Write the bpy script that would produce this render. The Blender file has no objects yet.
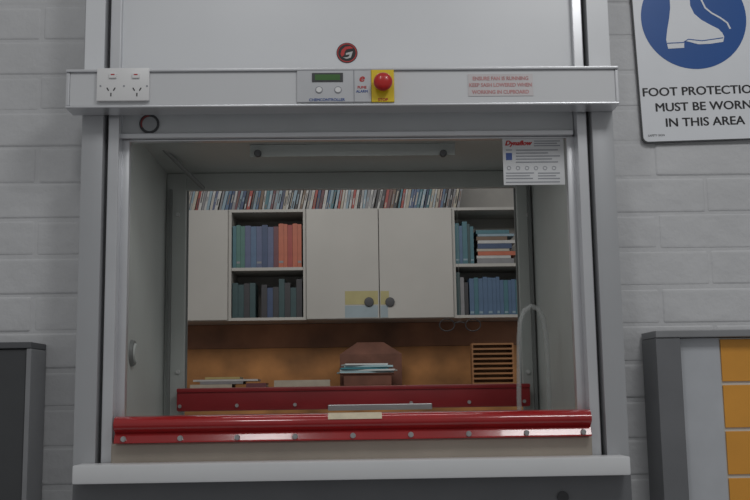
import bpy, bmesh, math, random
from mathutils import Matrix, Vector
random.seed(7)
sc = bpy.context.scene
COL = sc.collection
sc.view_settings.view_transform = 'Standard'
sc.view_settings.look = 'None'

# ------------------------------------------------------------------ camera
F = 1013.0
D = 2.2
PITCH, YAW, ROLL = math.radians(8.2), math.radians(1.5), math.radians(-0.85)
CAM = Vector((0, -D, 1.05))
RM = Matrix.Rotation(-YAW, 3, 'Z') @ Matrix.Rotation(math.pi/2+PITCH, 3, 'X') @ Matrix.Rotation(ROLL, 3, 'Z')
cd = bpy.data.cameras.new('camera'); cam = bpy.data.objects.new('camera', cd); COL.objects.link(cam)
cd.sensor_width = 36; cd.lens = F/750*36; cd.clip_start = 0.05
cam.matrix_world = Matrix.Translation(CAM) @ RM.to_4x4()
sc.camera = cam
def P(px, py, Y):
    d = RM @ Vector(((px-375)/F, -(py-250)/F, -1))
    t = (Y-CAM.y)/d.y
    p = CAM+d*t
    return p.x, p.z
def XX(px, py, Y): return P(px, py, Y)[0]
def ZZ(px, py, Y): return P(px, py, Y)[1]
def RC(a, b, c, d, Y):     # measured rectangle in the photo -> x0,x1,z0,z1 on the plane Y
    mx, my = (a+c)/2, (b+d)/2
    return XX(a, my, Y), XX(c, my, Y), ZZ(mx, d, Y), ZZ(mx, b, Y)

# ------------------------------------------------------------------ materials
MC = {}
def mat(name, col, rough=.5, metal=0, var=.06, scale=12, bump=0, bscale=80, coat=0):
    if name in MC: return MC[name]
    m = bpy.data.materials.new(name); m.use_nodes = True
    n = m.node_tree.nodes; l = m.node_tree.links
    b = n['Principled BSDF']
    b.inputs['Roughness'].default_value = rough; b.inputs['Metallic'].default_value = metal
    b.inputs['Coat Weight'].default_value = coat
    tc = n.new('ShaderNodeTexCoord')
    nz = n.new('ShaderNodeTexNoise'); nz.inputs['Scale'].default_value = scale; nz.inputs['Detail'].default_value = 4
    l.new(tc.outputs['Object'], nz.inputs['Vector'])
    cr = n.new('ShaderNodeValToRGB')
    cr.color_ramp.elements[0].position = .3; cr.color_ramp.elements[1].position = .7
    cr.color_ramp.elements[0].color = [max(0, c*(1-var)) for c in col]+[1]
    cr.color_ramp.elements[1].color = [min(1, c*(1+var)) for c in col]+[1]
    l.new(nz.outputs['Fac'], cr.inputs['Fac']); l.new(cr.outputs['Color'], b.inputs['Base Color'])
    if bump:
        n2 = n.new('ShaderNodeTexNoise'); n2.inputs['Scale'].default_value = bscale; n2.inputs['Detail'].default_value = 5
        l.new(tc.outputs['Object'], n2.inputs['Vector'])
        bp = n.new('ShaderNodeBump'); bp.inputs['Strength'].default_value = bump; bp.inputs['Distance'].default_value = .004
        l.new(n2.outputs['Fac'], bp.inputs['Height']); l.new(bp.outputs['Normal'], b.inputs['Normal'])
    MC[name] = m; return m

M_WALL = mat('painted_brick', (.60, .605, .615), .6, var=.08, scale=3, bump=1.0, bscale=24)
M_WHITE = mat('white_enamel', (.73, .745, .765), .3, var=.02, scale=4)
M_HEAD = mat('header_enamel', (.65, .66, .675), .35, var=.02, scale=4)
M_SILL = mat('sill_white', (.76, .77, .78), .35, var=.03, scale=6)
M_POST = mat('post_grey', (.46, .47, .485), .35, metal=.3, var=.03, scale=5)
M_ALU = mat('aluminium', (.66, .67, .69), .3, metal=.6, var=.04, scale=8)
M_GROOVE = mat('dark_groove', (.09, .09, .095), .7)
M_FASC = mat('fascia_grey', (.55, .565, .575), .35, var=.03)
M_LINER = mat('liner_grey', (.42, .445, .425), .45, var=.08, scale=3)
M_BAFF = mat('baffle_grey', (.33, .35, .335), .45, var=.06, scale=3)
M_LINER_D = mat('liner_dark', (.18, .19, .185), .5, var=.05)
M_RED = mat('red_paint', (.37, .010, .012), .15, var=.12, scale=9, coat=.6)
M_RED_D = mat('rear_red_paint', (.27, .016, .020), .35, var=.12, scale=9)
M_STEEL = mat('steel', (.5, .5, .5), .3, metal=.9)
M_BEIGE = mat('beige_airfoil', (.42, .37, .31), .35, metal=.2, var=.12, scale=5)
M_TAPE = mat('cream_tape', (.66, .58, .42), .6, var=.1, scale=40)
M_DARK = mat('charcoal', (.055, .056, .06), .5)
M_CAB = mat('cabinet_grey', (.17, .175, .185), .45, var=.05)
M_CABD = mat('cabinet_dark', (.10, .103, .11), .5, var=.05)
M_CABF = mat('cabinet_front_dark', (.065, .068, .072), .4, var=.05)
M_ORANGE = mat('orange_laminate', (.80, .36, .05), .45, var=.05)
M_CREAM = mat('cabinet_cream', (.40, .39, .365), .5, var=.07, scale=2)  # cream toned down, haze of the absent panes worked into the colour
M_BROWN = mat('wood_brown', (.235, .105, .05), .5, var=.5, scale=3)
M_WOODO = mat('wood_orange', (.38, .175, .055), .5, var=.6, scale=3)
M_RACK = mat('rack_brown', (.30, .145, .06), .6, var=.2, scale=4)
M_PAGE = mat('pages', (.38, .36, .32), .8, var=.08, scale=60)
M_PLASTIC = mat('white_plastic', (.78, .78, .78), .35, var=.02)
M_CAPS = mat('cap_grey', (.5, .51, .5), .4, var=.02)
M_BLACK = mat('black_print', (.012, .012, .014), .5)
M_REDP = mat('red_print', (.50, .03, .03), .5)
M_PINK = mat('pink_print', (.55, .27, .27), .6, var=.15, scale=60)
M_BLUEP = mat('sign_blue', (.010, .085, .32), .4, var=.03)
M_INK = mat('blue_ink', (.05, .10, .32), .5)
M_GREYP = mat('grey_print', (.30, .31, .34), .6)
M_YEL = mat('yellow_plate', (.80, .58, .02), .4, var=.03)
M_BTN = mat('button_red', (.50, .012, .010), .3, coat=.3)
M_LCD = mat('lcd_green', (.06, .16, .04), .3)
M_SIGN = mat('sign_white', (.78, .80, .83), .35, var=.02)
M_FLOOR = mat('vinyl_floor', (.25, .25, .26), .5, var=.1, scale=6)
M_CARD = mat('cardboard', (.14, .06, .04), .8, var=.25, scale=10)
M_HOSE = mat('clear_hose', (.50, .52, .51), .25, var=.03)
M_HOSE.node_tree.nodes['Principled BSDF'].inputs['Alpha'].default_value = .38

# ------------------------------------------------------------------ mesh helpers
def box(bm, x0, x1, y0, y1, z0, z1, bev=0, seg=2):
    if x0 > x1: x0, x1 = x1, x0
    if z0 > z1: z0, z1 = z1, z0
    if y0 > y1: y0, y1 = y1, y0
    r = bmesh.ops.create_cube(bm, size=1)
    vs = r['verts']
    for v in vs:
        v.co = Vector(((x0+x1)/2+v.co.x*(x1-x0), (y0+y1)/2+v.co.y*(y1-y0), (z0+z1)/2+v.co.z*(z1-z0)))
    if bev:
        bev = min(bev, .45*min(x1-x0, y1-y0, z1-z0))
        es = list({e for v in vs for e in v.link_edges})
        bmesh.ops.bevel(bm, geom=es, offset=bev, segments=seg, affect='EDGES', profile=.6)
def BX(*a, **k):
    bm = bmesh.new(); box(bm, *a, **k); return bm
def lathe(bm, x, z, prof, seg=28):                          # profile (radius, y) turned about the Y axis
    rings = []
    for r, y in prof:
        if r < 1e-7: rings.append([bm.verts.new((x, y, z))])
        else: rings.append([bm.verts.new((x+r*math.cos(2*math.pi*k/seg), y, z+r*math.sin(2*math.pi*k/seg))) for k in range(seg)])
    for A, B in zip(rings, rings[1:]):
        for k in range(seg):
            j = (k+1) % seg
            if len(A) == 1 and len(B) > 1: bm.faces.new((A[0], B[k], B[j]))
            elif len(B) == 1 and len(A) > 1: bm.faces.new((A[k], B[0], A[j]))
            elif len(A) > 1: bm.faces.new((A[k], B[k], B[j], A[j]))
def cyl(bm, x, y0, y1, z, r, seg=28, bev=0):                # axis along Y, smaller y = front
    yf, yb = min(y0, y1), max(y0, y1)
    prof = [(0, yf), (r-bev, yf)]
    if bev:
        for k in range(1, 5):
            a = k*math.pi/8; prof.append((r-bev+bev*math.sin(a), yf+bev*(1-math.cos(a))))
    prof.append((r, yb)); prof.append((0, yb))
    lathe(bm, x, z, prof, seg)
def prism(bm, pts, y0, y1):                                 # polygon (x,z) extruded along Y
    f = [bm.verts.new((x, y0, z)) for x, z in pts]; b = [bm.verts.new((x, y1, z)) for x, z in pts]
    bm.faces.new(f); bm.faces.new(b[::-1])
    for i in range(len(pts)):
        j = (i+1) % len(pts); bm.faces.new((f[i], b[i], b[j], f[j]))
def xprism(bm, prof, x0, x1):                               # profile (y,z) extruded along X
    f = [bm.verts.new((x0, y, z)) for y, z in prof]; b = [bm.verts.new((x1, y, z)) for y, z in prof]
    bm.faces.new(f); bm.faces.new(b[::-1])
    for i in range(len(prof)):
        j = (i+1) % len(prof); bm.faces.new((f[i], b[i], b[j], f[j]))
def tube(bm, pts, r, seg=10, closed=False):
    rings = []; n = len(pts); pts = [Vector(p) for p in pts]
    for i, p in enumerate(pts):
        a = pts[(i-1) % n] if (closed or i > 0) else p
        b = pts[(i+1) % n] if (closed or i < n-1) else p
        t = (b-a).normalized()
        u = t.cross(Vector((0, 1, 0)))
        if u.length < .1: u = t.cross(Vector((1, 0, 0)))
        u.normalize(); w = t.cross(u)
        rings.append([bm.verts.new(p+(u*math.cos(k*2*math.pi/seg)+w*math.sin(k*2*math.pi/seg))*r) for k in range(seg)])
    for i in range(n if closed else n-1):
        A, B = rings[i], rings[(i+1) % n]
        for k in range(seg): bm.faces.new((A[k], A[(k+1) % seg], B[(k+1) % seg], B[k]))
    if not closed:
        bm.faces.new(rings[0][::-1]); bm.faces.new(rings[-1])
def arc_pts(cx, cz, r, a0, a1, w, n=24):                     # flat ring sector polygon
    o = [(cx+r*math.cos(math.radians(a0+(a1-a0)*i/n)), cz+r*math.sin(math.radians(a0+(a1-a0)*i/n))) for i in range(n+1)]
    q = [(cx+(r-w)*math.cos(math.radians(a0+(a1-a0)*i/n)), cz+(r-w)*math.sin(math.radians(a0+(a1-a0)*i/n))) for i in range(n+1)]
    return o+q[::-1]

def rootloc(p):
    v = Vector((0, 0, 0))
    while p: v += p.location; p = p.parent
    return v
def obj(name, bm, m, parent=None, label=None, local=False, smooth=False, kind=None):
    bmesh.ops.recalc_face_normals(bm, faces=bm.faces)
    me = bpy.data.meshes.new(name); bm.to_mesh(me); bm.free()
    if parent and not local: me.transform(Matrix.Translation(-rootloc(parent)))
    for mm in (m if isinstance(m, list) else [m]): me.materials.append(mm)
    if smooth:
        me.polygons.foreach_set('use_smooth', [True]*len(me.polygons))
        me.set_sharp_from_angle(angle=math.radians(40))
    o = bpy.data.objects.new(name, me); COL.objects.link(o); o.parent = parent
    if label: o['label'] = label
    if kind: o['kind'] = kind
    return o
def thing(name, label, cat, loc, group=None):
    o = bpy.data.objects.new(name, None); COL.objects.link(o); o.location = loc; o.empty_display_size = .05
    o['label'] = label; o['category'] = cat
    if group: o['group'] = group
    return o
def tag(o, label, cat, group=None):
    o['label'] = label; o['category'] = cat
    if group: o['group'] = group
    return o
def struct(name, bm, m): return obj(name, bm, m, kind='structure')
def text(name, s, size, x, z, Y, m, parent, bold=0, align='CENTER', sx=1.0, shear=0, local=False, label=None, rot=0):
    cu = bpy.data.curves.new('t', 'FONT'); cu.body = s; cu.size = size; cu.align_x = align
    cu.extrude = .0002; cu.shear = shear; cu.resolution_u = 4
    t = bpy.data.objects.new('t', cu); COL.objects.link(t)
    dg = bpy.context.evaluated_depsgraph_get()
    src = bpy.data.meshes.new_from_object(t.evaluated_get(dg))
    bpy.data.objects.remove(t)
    bm = bmesh.new()
    bs = bold*size
    for k, (dx, dy) in enumerate(((0, 0),) if not bold else ((-bs, 0), (0, bs*.5), (0, -bs*.5), (bs, 0))):
        s2 = src.copy(); s2.transform(Matrix.Translation((dx, dy, k*.00001))); bm.from_mesh(s2)
    me = bpy.data.meshes.new(name); bm.to_mesh(me); bm.free()
    me.transform(Matrix.Translation((x, Y, z)) @ Matrix.Rotation(rot, 4, 'Y') @ Matrix.Rotation(math.pi/2, 4, 'X') @ Matrix.Diagonal((sx, 1, 1, 1)))
    if parent and not local: me.transform(Matrix.Translation(-rootloc(parent)))
    me.materials.append(m)
    o = bpy.data.objects.new(name, me); COL.objects.link(o); o.parent = parent
    if label: o['label'] = label
    return o

# ------------------------------------------------------------------ the setting
WY = .12
OX0, OX1 = XX(88, 300, 0)-.0, XX(612, 300, 0)
def bricks(bm, x0, x1, z0, z1):
    pw, ph = .240, .086
    k0 = int(z0/ph)
    for k in range(k0, int(math.ceil(z1/ph))):
        za, zb = max(z0, k*ph+.0015), min(z1, k*ph+.0845)
        if zb-za < .01: continue
        off = (k % 2)*.12
        i = math.floor((x0-off)/pw)
        while i*pw+off < x1:
            a, b = max(x0, i*pw+off+.001), min(x1, i*pw+off+.239)
            if b-a > .014:
                d = random.uniform(-.0016, .0009)
                j = lambda: random.uniform(-.0025, .0025)
                box(bm, a+j(), b+j(), WY-.0045+d, WY+.02, za+j(), zb+j(), bev=.009, seg=4)
            i += 1
bm = bmesh.new()
TOPZ = 2.7
bricks(bm, -1.6, OX0, .0, TOPZ); bricks(bm, OX1, 1.7, .0, TOPZ)
box(bm, -1.6, OX0, WY-.0031, WY+.1, 0, TOPZ); box(bm, OX1, 1.7, WY-.0031, WY+.1, 0, TOPZ)
box(bm, OX0, OX1, WY, WY+.1, 2.35, TOPZ)
struct('wall_back', bm, M_WALL)
bm = bmesh.new(); box(bm, -2.2, 2.4, -3.5, 4.0, -.05, 0); struct('floor', bm, M_FLOOR)
FY = 3.95
bm = bmesh.new(); box(bm, -2.2, 2.4, FY, FY+.1, 0, 3.0); struct('wall_far', bm, mat('far_wall', (.30, .29, .27), .6))

# ------------------------------------------------------------------ fume cupboard
fc = thing('fume_cupboard', 'large white and grey walk-through fume cupboard with glass sash and red handle', 'fume cupboard', (XX(348, 300, 0), .3, 0))
xl = lambda px, Y=0: XX(px, 300, Y)
TOP = 2.33
for (a, b) in ((77, 99), (600, 622)):
    obj('side_post', BX(xl(a), xl(b), 0, .118, 0, TOP, bev=.003), M_POST, fc, smooth=True)
for (a, b) in ((99, 103), (596, 600)):
    obj('groove_shade', BX(xl(a), xl(b), .035, .10, 0, TOP), M_GROOVE, fc, 'dark strip for the shade in the groove between post and track')  # shade of the open groove given by a recessed dark strip
for (a, b) in ((103, 114), (586, 596)):
    obj('sash_track', BX(xl(a), xl(b), .012, .10, 0, TOP, bev=.002), M_ALU, fc)
for (a, b) in ((114, 118), (582, 586)):
    obj('groove_shade', BX(xl(a), xl(b), .06, .10, 0, TOP), M_GROOVE, fc)
x0, x1, z0, _ = RC(119, 0, 572, 100, .03)
for (a, b) in ((84.5, 104), (589, 610.5)):
    obj('upper_post_cover', BX(XX(a, 60, -.006), XX(b, 60, -.006), -.006, 0, ZZ(350, 90, 0), TOP-.001, bev=.001), M_WHITE, fc, 'white cover strip above the header')
obj('upper_panel', BX(x0, x1, .03, .06, z0, TOP, bev=.002), M_WHITE, fc, 'glossy white panel above the header')
hx0, hx1, hz0, hz1 = RC(66, 71, 619, 104, -.06)
obj('header_bar', BX(hx0+.008, hx1-.008, -.06, -.001, hz0, hz1, bev=.002), M_HEAD, fc, 'long pale header bar carrying the controls')
bm = bmesh.new()
box(bm, hx0, hx1, -.066, -.001, hz1, hz1+.006, bev=.002); box(bm, hx0, hx1, -.063, -.001, hz0-.005, hz0, bev=.002)
obj('header_trim', bm, M_ALU, fc)
for a in (hx0, hx1-.008):
    obj('end_cap', BX(a, a+.008, -.062, -.001, hz0, hz1, bev=.002), M_ALU, fc)
x0, x1, z0, z1 = RC(119, 104, 573, 133, .045)
obj('fascia_panel', BX(x0, x1, .045, .075, z0, hz0+.03, bev=.002), M_FASC, fc)
x0, x1, z0, z1 = RC(119, 132, 573, 137, .04)
obj('fascia_lip', BX(x0, x1, .034, .075, z0, z1, bev=.002), M_ALU, fc)
FZ = z0
# front sash
sx0, sx1 = xl(118, .05), xl(582, .05)
hzt = ZZ(352, 413, -.03); hzb = ZZ(352, 440, -.03)
bm = bmesh.new()
xa, xb = xl(127, .05), xl(572.5, .05)
box(bm, sx0, xa, .046, .070, hzb, FZ-.0005, bev=.003); box(bm, xb, sx1, .046, .070, hzb, FZ-.0005, bev=.003)
box(bm, xa-.002, xb+.002, .048, .068, hzb, hzb+.02, bev=.002); box(bm, xa-.002, xb+.002, .048, .068, FZ-.004, FZ-.0006, bev=.001)
sash = obj('front_sash', bm, M_ALU, fc, 'aluminium frame of the sliding front sash', smooth=True)
H = hzt-hzb
prof = [(.045, 0), (.0, 0), (-.012, -.001), (-.022, -.005), (-.028, -.012), (-.030, -.018), (-.028, -.024), (-.022, -.030), (-.014, -.033), (-.012, -.035), (-.0137, -.0365), (-.0140, -.0370), (-.0218, -H+.0035), (-.0221, -H+.003), (-.0221, -H), (.045, -H)]
bm = bmesh.new(); xprism(bm, [(y, hzt+z) for y, z in prof], XX(113, 430, -.03), XX(592, 420, -.03))
obj('sash_handle', bm, M_RED, sash, 'full-width glossy red handle rail', smooth=True)
for px in (123, 180, 237, 295, 353, 411, 469, 527, 584):
    X = XX(px, 436, -.025); Z = hzb+.009
    bm = bmesh.new(); cyl(bm, X, -.027, -.017, Z, .0044, seg=6); cyl(bm, X, -.0235, -.014, Z, .0058, seg=16)
    obj('bolt', bm, M_STEEL, sash, 'steel hex bolt')
x0, x1, _, _ = RC(328, 413, 382, 419, -.03)
bm = bmesh.new(); xprism(bm, [(.0, hzt+.0006), (-.012, hzt-.0002), (-.0225, hzt-.004), (-.0288, hzt-.0112), (-.0300, hzt-.0125), (-.028, hzt-.0120), (-.020, hzt-.006), (-.0, hzt-.002)], x0, x1)
obj('tape_strip', bm, M_TAPE, sash, 'cream tape strip on the red handle')
zs1 = ZZ(352, 461, -.07); zs0 = ZZ(352, 480, -.07)
obj('airfoil', BX(xl(114, 0), xl(596-10, 0), .0, .05, zs1-.005, hzb-.001, bev=.004), M_BEIGE, fc, 'beige airfoil strip under the red handle')
sxa, sxb, _, _ = RC(72, 460, 631, 480, -.07)
obj('sill', BX(sxa, sxb, -.07, -.0005, zs0, zs1, bev=.004), M_SILL, fc, 'white sill projecting along the bottom', smooth=True)
bm = bmesh.new(); box(bm, xl(80)+.0, xl(620), -.02, -.0005, 0, zs0-.0005, bev=.002)
bc = obj('base_cabinet', bm, M_CAB, fc, 'dark grey base cabinet')
bm = bmesh.new(); cyl(bm, XX(563, 497, -.022), -.024, -.0195, ZZ(563, 497, -.022), .012)
obj('cup_handle', bm, M_DARK, bc)
# interior
ix0, ix1 = xl(121, .08), xl(579, .08)
RY = .62
CZ = FZ+.05
obj('side_liner', BX(ix0-.012, ix0, .078, RY+.03, zs1-.05, CZ+.03), M_LINER, fc)
obj('side_liner', BX(ix1, ix1+.012, .078, RY+.03, zs1-.05, CZ+.03), M_LINER, fc)
obj('interior_ceiling', BX(ix0, ix1, .078, RY+.03, CZ, CZ+.01), M_LINER, fc)
wz = zs1-.02
obj('worktop', BX(ix0, ix1, .052, RY+.03, wz-.03, wz, bev=.003), M_LINER, fc)
x0, x1, z0, z1 = RC(250, 140, 455, 156, .3)
bf = obj('baffle', BX(x0, x1, .30, .306, z0, CZ-.0005, bev=.001), M_BAFF, fc, 'shallow baffle plate under the interior ceiling')
for px in (258, 443):
    bm = bmesh.new(); cyl(bm, XX(px, 153, .3), .288, .30, ZZ(px, 154, .3), .009, seg=16, bev=.002); obj('thumb_screw', bm, M_DARK, bf)
rzt = ZZ(350, 190, RY+.02)
rx0, rx1 = XX(186, 300, RY+.02), XX(519, 300, RY+.02)
obj('rear_post', BX(ix0+.0005, rx0, RY, RY+.02, wz, CZ-.001, bev=.002), M_LINER, fc)
obj('rear_post', BX(rx1, ix1-.0005, RY, RY+.02, wz, CZ-.001, bev=.002), M_LINER, fc)
for (a, b) in ((168, 170.5), (531, 534)):
    obj('rear_track', BX(XX(a, 300, RY-.012), XX(b, 300, RY-.012), RY-.014, RY-.0005, wz+.001, rzt), M_LINER_D, fc, 'dark narrow track of the rear sash')
obj('rear_lintel', BX(rx0, rx1, RY+.001, RY+.02, rzt, CZ-.001, bev=.002), M_LINER, fc)
rs_z0 = ZZ(350, 409, RY-.03); rs_z1 = ZZ(350, 386, RY-.03)
ra, rb = XX(177, 398, RY-.03), XX(530, 396, RY-.03)
bm = bmesh.new(); t = .004
box(bm, rx0-.004, rx0+t, RY+.021, RY+.029, rs_z0, rzt+.01); box(bm, rx1-t, rx1+.004, RY+.021, RY+.029, rs_z0, rzt+.01)
box(bm, rx0, rx1, RY+.022, RY+.028, rzt+.003, rzt+.01); box(bm, rx0, rx1, RY+.022, RY+.028, rs_z0, rs_z0+.02)
rs = obj('rear_sash', bm, M_LINER_D, fc, 'slim dark frame of the rear sash')
bm = bmesh.new(); box(bm, ra, rb, RY-.04, RY-.015, rs_z0, rs_z1, bev=.006)
box(bm, ra, rb, RY-.045, RY-.02, rs_z1-.012, rs_z1, bev=.005)
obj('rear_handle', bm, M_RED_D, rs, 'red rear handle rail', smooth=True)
x0, x1, z0, z1 = RC(328, 404, 432, 410, RY-.045)
obj('pull_plate', BX(x0, x1, RY-.052, RY-.04, z0, z1, bev=.002), M_STEEL, rs, 'silver pull plate')
for px in (180, 237, 295, 411, 469, 524):
    bm = bmesh.new(); cyl(bm, XX(px, 398, RY-.04), RY-.046, RY-.038, rs_z0+.014, .005, seg=8); obj('bolt', bm, M_STEEL, rs, 'steel bolt')
def side_disc(name, px, py, Y, X, sgn, r, h, m, par, lab=None):
    Z = ZZ(px, py, Y)
    bm = bmesh.new(); g = bmesh.ops.create_cone(bm, cap_ends=True, segments=28, radius1=r, radius2=r*.9, depth=h)
    for v in g['verts']:
        a, b, c = v.co; v.co = Vector((X+sgn*(h/2+c), Y+a, Z+b))
    return obj(name, bm, m, par, lab, smooth=True)
sp_ = side_disc('service_port', 142, 353, .20, ix0, 1, .032, .008, M_LINER_D, fc, 'round service port on left liner')
side_disc('port_cover', 142, 353, .20, ix0+.0085, 1, .024, .004, M_LINER, sp_)
for (px, py) in ((174, 215), (174, 372), (524, 215), (524, 372), (163, 163)):
    bm = bmesh.new(); cyl(bm, XX(px+4, py, RY), RY-.006, RY, ZZ(px, py, RY), .006, seg=12, bev=.001); obj('screw_cap', bm, M_CAPS, fc)
a = P(163, 148, .35); b = P(203, 188, .60)
bm = bmesh.new(); tube(bm, [(a[0], .35, a[1]), (b[0], .60, b[1])], .006)
obj('stay_rod', bm, M_LINER_D, fc, 'slanting stay rod at upper left of the interior', smooth=True)
lx0, lx1 = ix0+.15, ix1-.15
obj('fill_housing', BX(lx0, lx1, .080, .125, CZ-.014, CZ-.0005), M_PLASTIC, fc)  # unseen housing added for the interior fill light
# bent hose inside on the right
pts = []
Yh = .28
def hp(px, py, Y): x, z = P(px, py, Y); return (x, Y, z)
raw = [(519, 398), (519, 370), (519, 340), (520, 322), (524, 311), (531, 306), (538, 309), (543, 318), (546, 335), (548, 365), (549, 400)]
for i in range(len(raw)-1):
    for k in range(3):
        t = k/3; pts.append(hp(raw[i][0]*(1-t)+raw[i+1][0]*t, raw[i][1]*(1-t)+raw[i+1][1]*t, Yh))
x, z = P(519, 398, Yh); x2, z2 = P(549, 400, Yh)
pts = [(x, Yh, wz+.002), (x, Yh, (wz+z)/2)]+pts+[(x2, Yh, z2), (x2, Yh, wz+.002)]
bm = bmesh.new(); tube(bm, pts, .006)
tag(obj('hose', bm, M_HOSE, None, smooth=True), 'translucent hose bent into an arch inside the fume cupboard, right side', 'hose')

# --- controls on the header
HY = -.0605
x0, x1, z0, z1 = RC(97.5, 69, 150, 102, HY)
plate = obj('power_outlet', BX(x0, x1, HY-.009, HY, z0, z1, bev=.003), M_PLASTIC, fc, 'white double power outlet with two switches', smooth=True)
for px in (111, 137):
    cx, cz = P(px, 91, HY-.009)
    for dx, dz, a in ((-.007, .004, -30), (.007, .004, 30), (0, -.008, 0)):
        bm = bmesh.new(); R = Matrix.Rotation(math.radians(a), 3, 'Y')
        r = bmesh.ops.create_cube(bm, size=1)
        for v in r['verts']: v.co = R @ Vector((v.co.x*.0022, v.co.y*.0012, v.co.z*.0075))+Vector((cx+dx, HY-.0092, cz+dz))
        obj('socket_slot', bm, M_BLACK, plate)
for px in (113, 136):
    cx, cz = P(px, 76, HY-.009)
    s = obj('switch', BX(cx-.008, cx+.008, HY-.0125, HY-.009, cz-.0055, cz+.0055, bev=.0012), M_PLASTIC, plate)
    bm = bmesh.new(); box(bm, cx-.004, cx+.004, HY-.0129, HY-.0124, cz+.001, cz+.0035)
    obj('switch_marker', bm, M_REDP, plate, 'red marker on switch')
for px in (100.5, 124, 147):
    cx, cz = P(px, 86, HY-.009); bm = bmesh.new(); cyl(bm, cx, HY-.0098, HY-.009, cz, .002, seg=10); obj('plate_screw', bm, M_GREYP, plate)
x0, x1, z0, z1 = RC(297, 69.5, 371, 102.5, HY)
cp = obj('control_panel', BX(x0, x1, HY-.004, HY, z0, z1, bev=.001), mat('panel_grey', (.56, .57, .59), .4), fc, 'pale control panel with small green display')
a = XX(354, 86, HY)
obj('panel_divider', BX(a-.0008, a+.0008, HY-.0048, HY-.004, z0+.001, z1-.001), M_GREYP, cp)
a0, a1, b0, b1 = RC(312, 73, 343, 82, HY-.004)
scr = obj('display', BX(a0, a1, HY-.0055, HY-.004, b0, b1, bev=.0005), M_DARK, cp)
a0, a1, b0, b1 = RC(315, 74.7, 340, 80.3, HY-.004)
obj('display_screen', BX(a0, a1, HY-.006, HY-.0054, b0, b1), M_LCD, cp, 'green display window')
for px, m in ((319, M_GREYP), (338, M_GREYP)):
    cx, cz = P(px, 90, HY-.004); bm = bmesh.new(); cyl(bm, cx, HY-.0065, HY-.004, cz, .0062, seg=20, bev=.001); obj('push_button', bm, M_PLASTIC, cp)
    bm = bmesh.new(); prism(bm, arc_pts(cx, cz, .0082, 0, 359.9, .0012), HY-.0046, HY-.0042); obj('button_ring', bm, M_GREYP, cp)
cx, cz = P(327, 101, HY-.004); text('panel_caption', 'CHEMCONTROLLER', .0085, cx, cz, HY-.0045, M_INK, cp, bold=.03)
cx, cz = P(361.5, 81.5, HY-.004); text('panel_logo', 'e', .024, cx, cz, HY-.0045, M_REDP, cp, bold=.04, shear=.25)
for s_, py, m in (('FUME', 88.5, M_REDP), ('ALARM', 92.5, M_INK)):
    cx, cz = P(362, py, HY-.004); text('panel_small_print', s_, .0080, cx, cz, HY-.0045, m, cp, bold=.03)
x0, x1, z0, z1 = RC(371.3, 69, 394, 102.5, HY)
yp = obj('emergency_stop', BX(x0, x1, HY-.005, HY, z0, z1, bev=.001), M_YEL, fc, 'yellow plate carrying the red stop button')
cx, cz = P(383, 82, HY-.02)
bm = bmesh.new(); cyl(bm, cx, HY-.016, HY-.005, cz, .012); obj('button_stem', bm, M_DARK, yp, smooth=True)
bm = bmesh.new(); lathe(bm, cx, cz, [(0, HY-.034), (.006, HY-.0337), (.012, HY-.0325), (.0165, HY-.030), (.0195, HY-.0265), (.0205, HY-.0225), (.020, HY-.019), (.018, HY-.0165), (0, HY-.0162)], 40)
obj('stop_button', bm, M_BTN, yp, 'round red mushroom button', smooth=True)
cx, cz = P(383, 101, HY-.005); text('stop_caption', 'STOP', .009, cx, cz, HY-.0055, M_REDP, yp, bold=.03)
x0, x1, z0, z1 = RC(468, 74, 533, 96, HY)
st = obj('notice_sticker', BX(x0, x1, HY-.0008, HY, z0, z1), mat('notice_back', (.60, .57, .575), .5), fc, 'faded sticker with three pink lines of print')
for k, (py, w) in enumerate(((78, 30), (84.5, 32), (91.5, 26))):
    cx, cz = P(500.5, py+2.2, HY)
    text('notice_line', ('ENSURE FAN IS RUNNING', 'KEEP SASH LOWERED WHEN', 'WORKING IN CUPBOARD')[k], .0115, cx, cz, HY-.0012, M_PINK, st, bold=.035, sx=.92)
# round sticker: dark disc with thin red ring, red crescent, pale slanted mark
def logo(px, py, Y, r, name, lab):
    cx, cz = P(px, py, Y)
    bm = bmesh.new(); cyl(bm, cx, Y-.0012, Y, cz, r, seg=40); d = obj(name, bm, M_BLACK, fc, lab)
    bm = bmesh.new(); prism(bm, arc_pts(cx, cz, r*.93, 0, 359.9, r*.09, 36), Y-.0016, Y-.0012); obj('red_ring', bm, M_REDP, d, 'thin red outer ring')
    q = lambda L: [(cx+u*r, cz+v*r) for u, v in L]
    bm = bmesh.new(); prism(bm, q([(-.62, -.12), (-.50, .30), (-.15, .60), (.30, .66), (.62, .45), (.30, .40), (-.05, .34), (-.22, .10), (-.26, -.20), (-.50, -.40)]), Y-.0017, Y-.0012); obj('red_mark', bm, M_REDP, d, 'red curved mark')
    bm = bmesh.new(); prism(bm, q([(-.10, -.02), (.55, .14), (.48, -.10), (.36, -.48), (-.05, -.60), (-.38, -.46), (.02, -.44), (.20, -.34), (.24, -.16), (-.12, -.22)]), Y-.0017, Y-.0012)
    obj('white_mark', bm, mat('emblem_grey', (.5, .5, .5), .5), d, 'pale slanted mark')
    return d
logo(347, 53, .03, .0240, 'round_sticker', 'round black sticker with red and white emblem on white panel')
cx, cz = P(149.5, 124, .0445)
bm = bmesh.new(); cyl(bm, cx, .0405, .0448, cz, .0225, seg=40, bev=.001); d = obj('round_badge', bm, M_DARK, fc, 'round dark-rimmed badge with pale face under the header', smooth=True)
bm = bmesh.new(); cyl(bm, cx+.001, .0395, .0404, cz-.001, .0165, seg=40); obj('badge_face', bm, mat('badge_grey', (.34, .35, .36), .4), d, 'pale badge face')
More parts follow.
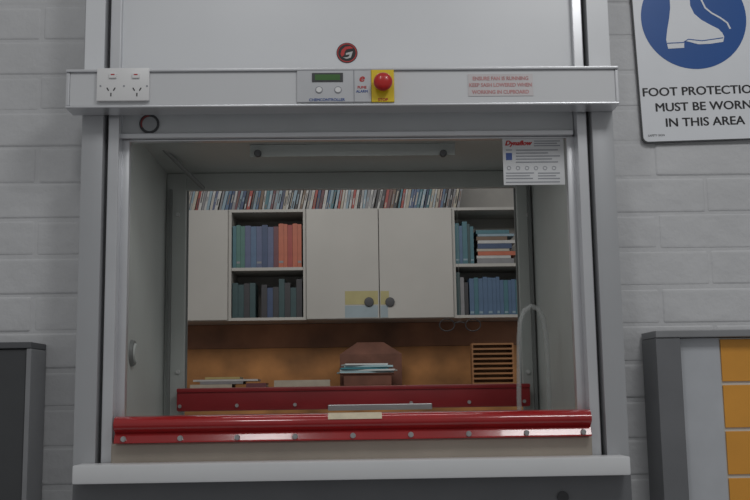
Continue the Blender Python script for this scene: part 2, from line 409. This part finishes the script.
bm = bmesh.new(); prism(bm, arc_pts(cx, cz, .0190, 90, 210, .003), .0388, .0394); obj('red_arc', bm, mat('dull_red', (.25, .04, .04), .5), d, 'dull red arc')
# data label on the sash
x0, x1, z0, z1 = RC(503, 138.5, 564, 185, .0555)
lb = obj('data_label', BX(x0, x1, .0535, .0545, z0, z1+.006), mat('label_white', (.66, .67, .68), .5), sash, 'white printed data label at top right of the sash')
cx, cz = P(518, 145.2, .053); text('label_heading', 'Dynaflow', .0155, cx, cz, .0531, M_REDP, lb, bold=.06, shear=.3)
for i, (a, b, py) in enumerate(((534, 560, 141), (534, 557, 143.3), (534, 560, 145.6), (506, 512, 150), (516, 558, 150), (516, 548, 153), (516, 560, 156), (516, 552, 159), (516, 558, 162), (506, 534, 173), (538, 560, 173), (506, 530, 175.7), (538, 556, 175.7), (506, 533, 178.4), (538, 560, 178.4), (506, 560, 182))):
    a0, a1, b0, b1 = RC(a, py-.5, b, py+.5, .053); obj('print_line', BX(a0, a1, .0529, .0535, b0, b1), M_GREYP, lb)
a0, a1, b0, b1 = RC(506, 153, 512, 160, .053); obj('label_symbol', BX(a0, a1, .0528, .0535, b0, b1), M_INK, lb, 'small blue symbol')
for a in (509, 518, 527, 536, 545, 554):
    cx, cz = P(a, 168, .053); bm = bmesh.new(); prism(bm, arc_pts(cx, cz, .0048, 0, 359.9, .0014), .0529, .0535); obj('label_ring', bm, M_GREYP, lb)

# ------------------------------------------------------------------ foot protection sign
SY = WY-.016
sw, sh = .306, .45
bx, bz = P(707, 141, SY)
sg = thing('safety_sign', 'white safety sign with blue disc and boot reading FOOT PROTECTION MUST BE WORN', 'sign', (bx, SY, bz))
sg.rotation_euler = (0, -math.radians(1.5), 0)
def rrect(w0, w1, h0, h1, r):
    pts = []
    for cx, cz, a in ((w1-r, h1-r, 0), (w0+r, h1-r, 90), (w0+r, h0+r, 180), (w1-r, h0+r, 270)):
        for k in range(7): pts.append((cx+r*math.cos(math.radians(a+15*k)), cz+r*math.sin(math.radians(a+15*k))))
    return pts
bm = bmesh.new(); prism(bm, rrect(-sw/2, sw/2, 0, sh, .014), 0, .006); obj('sign_edge', bm, M_DARK, sg, 'dark edge', local=True)
bm = bmesh.new(); prism(bm, rrect(-sw/2+.003, sw/2-.003, .003, sh-.003, .012), -.0006, .0005); obj('sign_face', bm, M_SIGN, sg, local=True)
def sl(px, py):      # photo position -> coordinates on the sign itself
    x, z = P(px, py, SY); v = Matrix.Rotation(math.radians(1.5), 3, 'Y') @ Vector((x-bx, 0, z-bz)); return v.x, v.z
cx, cz = sl(693.5, 18)
bm = bmesh.new(); cyl(bm, cx, -.0012, -.0006, cz, .127, seg=72); obj('blue_disc', bm, M_BLUEP, sg, local=True)
boot = [(668, -34), (689, -34), (689, -5), (690, 6), (694, 14), (701, 20), (710, 25), (718, 29), (722, 33), (724, 37), (723, 42), (710, 44), (698, 44.5), (689, 42), (684, 41), (684, 48), (668, 49), (666, 40), (667, 30), (669, 18), (670, 8), (669, -8)]
bm = bmesh.new(); prism(bm, [sl(*p) for p in boot], -.0017, -.0012); obj('boot_symbol', bm, M_SIGN, sg, 'white boot', local=True)
def strip(pts, w):
    L = [sl(*p) for p in pts]; o = []; q = []
    for i, p in enumerate(L):
        a = Vector(L[max(i-1, 0)]); b = Vector(L[min(i+1, len(L)-1)]); t = (b-a).normalized(); n = Vector((-t.y, t.x))*w/2
        o.append((p[0]+n.x, p[1]+n.y)); q.append((p[0]-n.x, p[1]-n.y))
    return o+q[::-1]
bm = bmesh.new(); prism(bm, strip([(702, -34), (700, -12), (701, 0), (705, 8), (711, 13), (720, 18), (727, 23), (730, 29)], .004), -.0017, -.0012)
obj('second_boot_outline', bm, M_SIGN, sg, 'white outline of second boot', local=True)
bm = bmesh.new(); prism(bm, strip([(667, 43.5), (683, 42.8), (688, 39.5), (702, 41), (723, 38)], .0022), -.0021, -.0017)
obj('sole_line', bm, M_BLUEP, sg, 'blue line between boot and sole', local=True)
for s, py in (('FOOT PROTECTION', 94.5), ('MUST BE WORN', 110), ('IN THIS AREA', 125.5)):
    _, z = sl(705, py); text('sign_text', s, .0290, -.001, z, -.0009, M_BLACK, sg, bold=.024, sx=1.08, local=True)
_, z = sl(668, 136); x, _ = sl(648, 136)
text('small_print', 'SAFETY SIGN', .0068, x, z, -.0009, M_BLACK, sg, align='LEFT', local=True)

# ------------------------------------------------------------------ side cabinets in the front room
CY = .0
rc = thing('storage_cabinet', 'grey cabinet with white panel and orange fronts right of the fume cupboard', 'cabinet', (XX(730, 420, CY), .05, 0))
xL = XX(660, 420, CY); xR = XX(830, 420, CY); zt = ZZ(700, 330, CY)
obj('side_panel', BX(xL, XX(685, 420, CY), CY, WY-.012, 0, zt-.016, bev=.002), M_CAB, rc)
obj('side_panel', BX(xR-.03, xR, CY, WY-.012, 0, zt-.016, bev=.002), M_CAB, rc)
obj('top_panel', BX(xL, xR, CY-.003, WY-.012, zt-.0155, zt, bev=.002), mat('cab_top', (.26, .265, .275), .45), rc)
xi = XX(685, 420, CY)+.0005; xw = XX(727, 420, CY)
obj('white_panel', BX(xi, xw, CY+.02, CY+.05, 0, zt-.017), mat('inner_white', (.53, .55, .58), .45), rc, 'plain white panel')
obj('pale_frame', BX(xw+.0005, xR-.031, CY+.026, CY+.05, 0, zt-.017), mat('rail_white', (.70, .68, .62), .5), rc, 'pale frame behind the orange fronts')
zz = zt-.02
while zz > .15:
    h = .100
    obj('orange_front', BX(xw+.004, xR-.032, CY+.022, CY+.0255, zz-h+.008, zz, bev=.001), M_ORANGE, rc, 'orange drawer front')
    zz -= h
lc = thing('low_cabinet', 'dark charcoal cabinet standing left of the fume cupboard', 'cabinet', (XX(-20, 420, CY), .05, 0))
xL = XX(-90, 420, CY); xR = XX(29, 420, CY); zt = ZZ(20, 342, CY); xq = XX(24, 420, CY)
obj('side_panel', BX(xq, xR, CY, WY-.012, 0, zt-.014, bev=.002), mat('lc_side', (.26, .265, .275), .45), lc)
obj('side_panel', BX(xL, xL+.03, CY, WY-.012, 0, zt-.014, bev=.002), M_CABD, lc)
obj('top_panel', BX(xL, xR, CY-.002, WY-.012, zt-.0135, zt, bev=.002), M_CABD, lc)
obj('door', BX(xL+.031, xq-.0005, CY+.004, CY+.03, .0, zt-.015, bev=.002), M_CABF, lc)

# ------------------------------------------------------------------ rear room
BY = 3.6
def RB(a, b, c, d): return RC(a, b, c, d, BY)
_, _, cz0, cz1 = RB(187, 208, 517, 319)
def cabinet_box(bm, x0, x1):
    t = .016
    box(bm, x0, x0+t, BY+.018, FY-.002, cz0, cz1); box(bm, x1-t, x1, BY+.018, FY-.002, cz0, cz1)
    box(bm, x0+t, x1-t, BY+.018, FY-.002, cz0, cz0+t); box(bm, x0+t, x1-t, BY+.018, FY-.002, cz1-t, cz1)
    box(bm, x0+t, x1-t, FY-.012, FY-.002, cz0+t, cz1-t)
ex = [XX(p, 265, BY) for p in (120, 228, 306, 453, 530)]
def wallcab(i, name, label):
    c = thing(name, label, 'cabinet', ((ex[i]+ex[i+1])/2, BY+.17, cz0))
    bm = bmesh.new(); cabinet_box(bm, ex[i]+.001, ex[i+1]-.001); obj('body', bm, M_CREAM, c); return c
c1 = wallcab(0, 'wall_cabinet', 'cream closed wall cabinet left of the red and blue book shelves')
xm = XX(174, 265, BY)
for a, b in ((ex[0], xm), (xm, ex[1])):
    obj('door', BX(a+.003, b-.003, BY, BY+.017, cz0+.003, cz1-.003, bev=.002), M_CREAM, c1)
c2 = wallcab(1, 'open_bookcase', 'open cream bookcase holding the blue and red binders')
zsh = ZZ(266, 267, BY)
obj('shelf', BX(ex[1]+.018, ex[2]-.018, BY+.02, FY-.013, zsh-.018, zsh, bev=.001), M_CREAM, c2)
c3 = wallcab(2, 'wall_cabinet', 'cream double door wall cabinet with two round black handles')
xm = XX(379, 265, BY)
for a, b, hx in ((ex[2], xm, 369), (xm, ex[3], 390)):
    dr = obj('door', BX(a+.002, b-.002, BY, BY+.017, cz0+.003, cz1-.003, bev=.002), M_CREAM, c3)
    hxx, hz = P(hx, 302, BY); bm = bmesh.new(); cyl(bm, hxx, BY-.012, BY, hz, .027, seg=28, bev=.004); obj('handle', bm, M_DARK, dr, 'round black handle', smooth=True)
c4 = wallcab(3, 'open_bookcase', 'open cream bookcase at right with stacked books and teal volumes')
zs4 = ZZ(485, 263, BY)
obj('shelf', BX(ex[3]+.018, ex[4]-.018, BY+.02, FY-.013, zs4-.018, zs4, bev=.001), M_CREAM, c4)
M_NY = mat('reflection_yellow', (.38, .34, .17), .8); M_NB = mat('reflection_blue', (.28, .34, .37), .8)  # glass reflection over the doors, built as flat coloured sheets
for (a, b, c, d), m, lab in (((345, 291, 378, 304.5), M_NY, 'yellow pane reflection behind the left round black handle'),
                             ((380.5, 291, 389, 304.5), M_NY, 'narrow yellow pane reflection beside the right round black handle'),
                             ((345, 305.5, 378, 317.5), M_NB, 'pale blue pane reflection low on the left cabinet door'),
                             ((380.5, 305.5, 388, 317.5), M_NB, 'narrow pale blue pane reflection below the right round black handle')):
    x0, x1, z0, z1 = RB(a, b, c, d); tag(obj('reflection_patch', BX(x0, x1, BY-.0012, BY-.0002, z0, z1), m), lab, 'reflection')

PAL = {'navy blue': (.04, .065, .13), 'teal': (.05, .14, .17), 'dark teal': (.03, .065, .07), 'blue': (.07, .125, .21), 'slate blue': (.08, .10, .18), 'green': (.06, .15, .13), 'red': (.29, .05, .04), 'orange red': (.40, .11, .06),
       'maroon': (.12, .04, .05), 'white': (.42, .42, .41), 'cream': (.36, .33, .27), 'grey': (.20, .20, .21), 'brown': (.14, .09, .06), 'black': (.035, .035, .04), 'yellow': (.36, .29, .12), 'pale blue': (.21, .29, .34)}  # muted hues and lifted blacks put glass haze into the covers
def cm(c): return mat('cover_'+c.replace(' ', '_'), PAL[c], .5, var=.12, scale=20)
ONES = 'first second third fourth fifth sixth seventh eighth ninth tenth eleventh twelfth thirteenth fourteenth fifteenth sixteenth seventeenth eighteenth nineteenth'.split()
TENS = {2: ('twentieth', 'twenty'), 3: ('thirtieth', 'thirty'), 4: ('fortieth', 'forty'), 5: ('fiftieth', 'fifty'), 6: ('sixtieth', 'sixty'), 7: ('seventieth', 'seventy'), 8: ('eightieth', 'eighty'), 9: ('ninetieth', 'ninety')}
def ordw(n):
    if n > 100: return 'hundred-and-'+ordw(n-100)
    if n == 100: return 'hundredth'
    if n < 20: return ONES[n-1]
    t, u = divmod(n, 10); return TENS[t][0] if u == 0 else TENS[t][1]+'-'+ONES[u-1]
def book(x, z, w, h, d, c, label, group, lean=0, flat=False, band=None, name='book', y=None):
    y = BY+.035 if y is None else y
    b = thing(name, label, 'book' if name == 'book' else name, (x, y, z), group)
    t = min(.0035, w*.15)
    bm = bmesh.new(); box(bm, 0, t, 0, d, 0, h); box(bm, w-t, w, 0, d, 0, h); box(bm, t, w-t, 0, t, 0, h)
    obj('cover', bm, cm(c), b, local=True)
    obj('pages', BX(t, w-t, t, d-.004, .004, h-.004), M_PAGE, b, local=True)
    if band:
        bm = bmesh.new(); box(bm, .002, w-.002, -.0008, 0, h*band[1], h*band[2]); obj('spine_label', bm, cm(band[0]), b, local=True, label=band[0]+' spine label')
    if flat:
        b.rotation_euler = (0, math.radians(-90), 0); b.location = (x+h, y, z)
    elif lean: b.rotation_euler = (0, lean, 0)
    return b
# top row of journals, one continuous leaning row
x = XX(178, 205, BY+.04); xend = XX(462, 200, BY+.04)
cols = ['white', 'navy blue', 'cream', 'grey', 'slate blue', 'blue', 'grey', 'red', 'white', 'black', 'cream', 'teal', 'white', 'maroon', 'pale blue', 'pale blue', 'brown', 'white', 'cream', 'grey', 'blue']
n = 0; deg = 6.0; last = None
while x < xend-.02:
    n += 1
    nd = min(14, max(2.5, deg+random.choice((2.2, 1.2, .8, -.6, -.9))))
    if nd >= 13.5: nd = 11.0
    if nd < deg: x += .25*(math.tan(math.radians(deg))-math.tan(math.radians(nd)))
    deg = nd; lean = math.radians(deg)
    c = random.choice([q for q in cols if q != last]); last = c; w = random.uniform(.010, .018); h = random.uniform(.20, .235)
    m = bmesh.new(); box(m, 0, w, 0, .18, 0, h); a_ = random.uniform(.03, .25); box(m, w*.3, w*.7, -.001, 0, h*a_, h*(a_+random.uniform(.1, .4)))
    m.faces.ensure_lookup_table()
    for f in m.faces[6:]: f.material_index = 1
    o = obj('journal', m, [cm(c), cm(random.choice(('white', 'cream', 'grey', 'black', 'brown', 'pale blue')))], None)
    o.location = (x, BY+.04+random.uniform(0, .012), cz1+.001+w*math.sin(lean)); o.rotation_euler = (0, lean, 0)
    tag(o, 'thin %s journal on the cabinet tops, %s from the left end of the row' % (c, ordw(n)), 'journal', 'journals in the row on the cabinet tops')
    x += w/math.cos(lean)+.0008
# left bookcase
seq = ['teal', 'green', 'green', 'slate blue', 'blue', 'slate blue', 'navy blue', 'slate blue', 'maroon', 'orange red', 'orange red', 'red', 'orange red', 'orange red']
x = ex[1]+.022; avail = ex[2]-.022-x
ws = [random.uniform(.75, 1.3) for _ in seq]; k = (avail-.001*len(seq)-.004)/sum(ws)
for i, c in enumerate(seq):
    w = ws[i]*k
    h = .248+(.010 if i > 8 else 0)+random.uniform(-.010, .004)
    book(x, zsh+.001, w, h, .2, c, '%s binder on the upper shelf of the left bookcase, %s from left' % (c, ordw(i+1)), 'binders on the upper shelf of the left bookcase', band=(('grey', .10, .15) if i % 4 == 1 else None), name='binder')
    x += w+.001
zlow = cz0+.017
seq = ['dark teal', 'dark teal', 'black', 'dark teal', None, 'black', 'navy blue', 'black', 'dark teal', 'black', 'dark teal', 'black']
x = ex[1]+.022; w = avail/len(seq)-.0015; k = 0
for i, c in enumerate(seq):
    if c:
        k += 1; h = .2+random.uniform(-.035, .03)
        book(x, zlow, w, h, .19, c, '%s book on the lower shelf of the left bookcase, %s from left' % (c, ordw(k)), 'books on the lower shelf of the left bookcase')
    x += w+.0013
# right bookcase upper: standing + stack
x = ex[3]+.019
for i, (c, w, h) in enumerate((('teal', .024, .24), ('blue', .018, .225), ('teal', .028, .25), ('dark teal', .014, .235), ('teal', .020, .22))):
    book(x, zs4+.001, w, h, .2, c, '%s volume standing left of the flat book stack, %s from left' % (c, ordw(i+1)), 'volumes standing on the upper right shelf', band=('pale blue', .08, .12) if i % 2 == 0 else None)
    x += w+.0012
x += .012; z = zs4+.001
for i, (c, t, L) in enumerate((('grey', .030, .215), ('white', .016, .20), ('orange red', .024, .225), ('cream', .014, .19), ('navy blue', .030, .20), ('white', .018, .22), ('brown', .022, .18), ('pale blue', .014, .215), ('teal', .022, .195))):
    book(x+random.uniform(0, .02), z, t, L, .19, c, '%s book lying in the flat stack on the right bookcase, %s from bottom' % (c, ordw(i+1)), 'books lying in the flat stack', flat=True)
    z += t+.001
# right bookcase lower
x = ex[3]+.019
for i, c in enumerate(('dark teal', 'grey', 'black')):
    book(x, zlow, .022, .25-.03*i, .19, c, '%s book at the left end of the lower right shelf, %s from left' % (c, ordw(i+1)), 'dark books on the lower right shelf'); x += .0235
x += .006; i = 0
while x+.028 < ex[4]-.019:
    i += 1; c = random.choice(('blue', 'teal', 'blue')); w = random.uniform(.017, .027)
    book(x, zlow, w, .21+random.uniform(-.01, .012), .19, c, '%s volume on the lower right shelf, %s of the set beside the black book' % (c, ordw(i)), 'blue and teal volumes on the lower right shelf', band=('pale blue', .04, .10) if i % 2 else None); x += w+.0012
# panel under the cabinets
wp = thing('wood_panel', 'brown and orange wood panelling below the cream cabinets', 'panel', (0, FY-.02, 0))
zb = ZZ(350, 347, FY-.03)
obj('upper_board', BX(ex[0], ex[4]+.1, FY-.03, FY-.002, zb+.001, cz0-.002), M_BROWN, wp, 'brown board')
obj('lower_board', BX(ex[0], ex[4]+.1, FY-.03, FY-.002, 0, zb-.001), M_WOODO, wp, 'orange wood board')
# counter
BZ = ZZ(350, 386, 3.3)
ct = thing('counter', 'dark counter running below the cream cabinets in the rear room', 'counter', (0, 3.6, 0))
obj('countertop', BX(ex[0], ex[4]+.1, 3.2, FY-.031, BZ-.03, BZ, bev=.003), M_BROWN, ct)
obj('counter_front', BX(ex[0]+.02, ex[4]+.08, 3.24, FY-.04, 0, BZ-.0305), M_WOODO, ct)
IY = 3.32
def flatbook(a, c, t, cname, z, label, name='book'):
    x0 = XX(a, 380, IY); x1 = XX(c, 380, IY)
    return book(x0, z, t, x1-x0, .2, cname, label, None, flat=True, name=name, y=IY)
flatbook(190, 232, .018, 'cream', BZ+.001, 'cream book lying at left end of the counter, lowest of its pile')
flatbook(200, 243, .014, 'grey', BZ+.020, 'grey book second in the left counter pile')
flatbook(193, 258, .010, 'white', BZ+.035, 'wide white booklet on the left counter pile')
flatbook(205, 240, .012, 'yellow', BZ+.046, 'short yellow booklet topping the left counter pile')
flatbook(246, 266, .022, 'maroon', BZ+.001, 'small maroon book between the left pile and pale binder')
flatbook(274, 330, .035, 'cream', BZ+.001, 'thick pale binder lying flat on the counter', 'binder')
# cardboard box
b0_, b1_ = 3.58, 3.82
x0, x1 = XX(340, 372, b0_), XX(402, 372, b0_); zt = ZZ(370, 354, b0_)
bxx = thing('cardboard_box', 'brown cardboard box with open flaps behind the pale blue papers', 'box', ((x0+x1)/2, 3.7, BZ))
bm = bmesh.new(); t = .006
box(bm, x0, x1, b0_, b0_+t, BZ+.001, zt); box(bm, x0, x1, b1_-t, b1_, BZ+.001, zt); box(bm, x0, x0+t, b0_+t, b1_-t, BZ+.001, zt); box(bm, x1-t, x1, b0_+t, b1_-t, BZ+.001, zt); box(bm, x0, x1, b0_, b1_, BZ+.001, BZ+.006)
obj('carton', bm, M_CARD, bxx)
bm = bmesh.new(); xa_ = x0+.04; xb_ = x1-.04
f = [bm.verts.new(p) for p in ((x0, b0_, zt), (x1, b0_, zt), (xb_-.06, b0_+.07, zt+.07), (xa_+.06, b0_+.07, zt+.07))]; bm.faces.new(f)
g = bmesh.ops.extrude_face_region(bm, geom=bm.faces[:])
for v in [e for e in g['geom'] if isinstance(e, bmesh.types.BMVert)]: v.co.y += .005
obj('flap', bm, M_CARD, bxx)
for s, xa in ((-1, x0), (1, x1)):
    bm = bmesh.new(); prism(bm, [(xa, zt), (xa-s*.10, zt+.035), (xa-s*.10, zt+.040), (xa, zt+.006)], b0_+.08, b1_-.01); obj('flap', bm, M_CARD, bxx)
# pale blue papers on a tray
x0 = XX(338, 370, IY); x1 = XX(397, 370, IY); zt = ZZ(367, 373, IY)
tr = thing('paper_tray', 'low dark tray carrying pale blue papers on the counter', 'tray', ((x0+x1)/2, IY+.1, BZ))
bm = bmesh.new(); box(bm, x0+.03, x1-.03, IY, IY+.22, BZ+.001, zt-.004, bev=.004); obj('tray_base', bm, M_CARD, tr)
obj('tray_top', BX(x0+.01, x1-.01, IY-.01, IY+.23, zt-.004, zt), M_CARD, tr)
z = zt+.001
for i, (a, b, c, rz) in enumerate(((338, 392, 'pale blue', .1), (342, 397, 'white', -.12), (340, 388, 'teal', .05), (345, 394, 'pale blue', -.05), (343, 386, 'white', .12))):
    xa, xb = XX(a, 368, IY), XX(b, 368, IY)
    bm = bmesh.new(); box(bm, -(xb-xa)/2, (xb-xa)/2, -.1, .1, 0, .009, bev=.001)
    o = obj('paper_pad', bm, mat('pad_%d' % i, (.36, .52, .56) if c == 'pale blue' else (.56, .60, .60) if c == 'white' else (.05, .22, .27), .7), None)
    o.location = ((xa+xb)/2, IY+.11, z); o.rotation_euler = (0, 0, rz); z += .0105
    tag(o, '%s paper pad in the splayed pile before the cardboard box, %s from bottom' % (c, ordw(i+1)), 'paper', 'paper pads in the splayed pile')
# letter tray
x0, x1 = XX(472, 360, 3.45), XX(514, 360, 3.45); zt = ZZ(492, 343, 3.45)
lt = thing('letter_tray', 'brown desk tray with slim shelves at right end of the counter', 'tray', ((x0+x1)/2, 3.6, BZ))
bm = bmesh.new(); box(bm, x0, x1, 3.52, 3.528, BZ+.001, zt); box(bm, x0, x0+.008, 3.45, 3.52, BZ+.001, zt); box(bm, x1-.008, x1, 3.45, 3.52, BZ+.001, zt); obj('tray_frame', bm, M_RACK, lt)
nsh = 9
for k in range(nsh):
    zz = BZ+.005+(zt-BZ-.01)*k/(nsh-1); obj('tray_shelf', BX(x0+.008, x1-.008, 3.45, 3.52, zz-.005, zz+.005), M_RACK, lt)
# spectacles hanging in the rear opening
gy = RY+.010
sp = thing('safety_glasses', 'thin dark round-lensed spectacles hanging on a thin cord below the cabinets', 'glasses', (XX(460, 325, gy), gy, ZZ(460, 325, gy)))
for px in (447, 473):
    cx, cz = P(px, 325, gy); r = .021
    bm = bmesh.new(); tube(bm, [(cx+r*math.cos(a*math.pi/14), gy, cz+.8*r*math.sin(a*math.pi/14)) for a in range(28)], .0014, 6, True); obj('lens_rim', bm, M_DARK, sp)
xa, za = P(455, 323, gy); xb, zb_ = P(465, 323, gy)
bm = bmesh.new(); tube(bm, [(xa, gy, za), ((xa+xb)/2, gy, za+.003), (xb, gy, zb_)], .0014, 6); obj('bridge', bm, M_DARK, sp)
bm = bmesh.new(); xc = (xa+xb)/2; tube(bm, [(xc, gy, za+.003), (xc, gy, (za+rzt)/2), (xc, gy, rzt-.0005)], .0004, 5); obj('cord', bm, M_CREAM, sp)

# ------------------------------------------------------------------ light
w = bpy.data.worlds.new('world'); sc.world = w; w.use_nodes = True
w.node_tree.nodes['Background'].inputs[0].default_value = (.98, .99, 1, 1); w.node_tree.nodes['Background'].inputs[1].default_value = .265
def area(name, loc, rot, sx, sy, e, col=(1, 1, 1)):
    l = bpy.data.lights.new(name, 'AREA'); l.shape = 'RECTANGLE'; l.size = sx; l.size_y = sy; l.energy = e; l.color = col
    o = bpy.data.objects.new(name, l); COL.objects.link(o); o.location = loc; o.rotation_euler = rot; return o
area('ceiling_light', (-.40, -1.7, 3.0), (math.radians(25), 0, 0), .25, .6, 5)
area('ceiling_light', (.95, -1.7, 3.0), (math.radians(25), 0, 0), .5, .6, 12)
area('rear_room_light', (.0, 1.9, 2.6), (math.radians(35), 0, 0), 2.0, .6, 17, (1, .97, .93))
area('hood_fill', ((lx0+lx1)/2, .103, CZ-.016), (math.radians(0), 0, 0), lx1-lx0-.02, .035, .6)  # added fill light, hidden behind the fascia, to brighten the interior
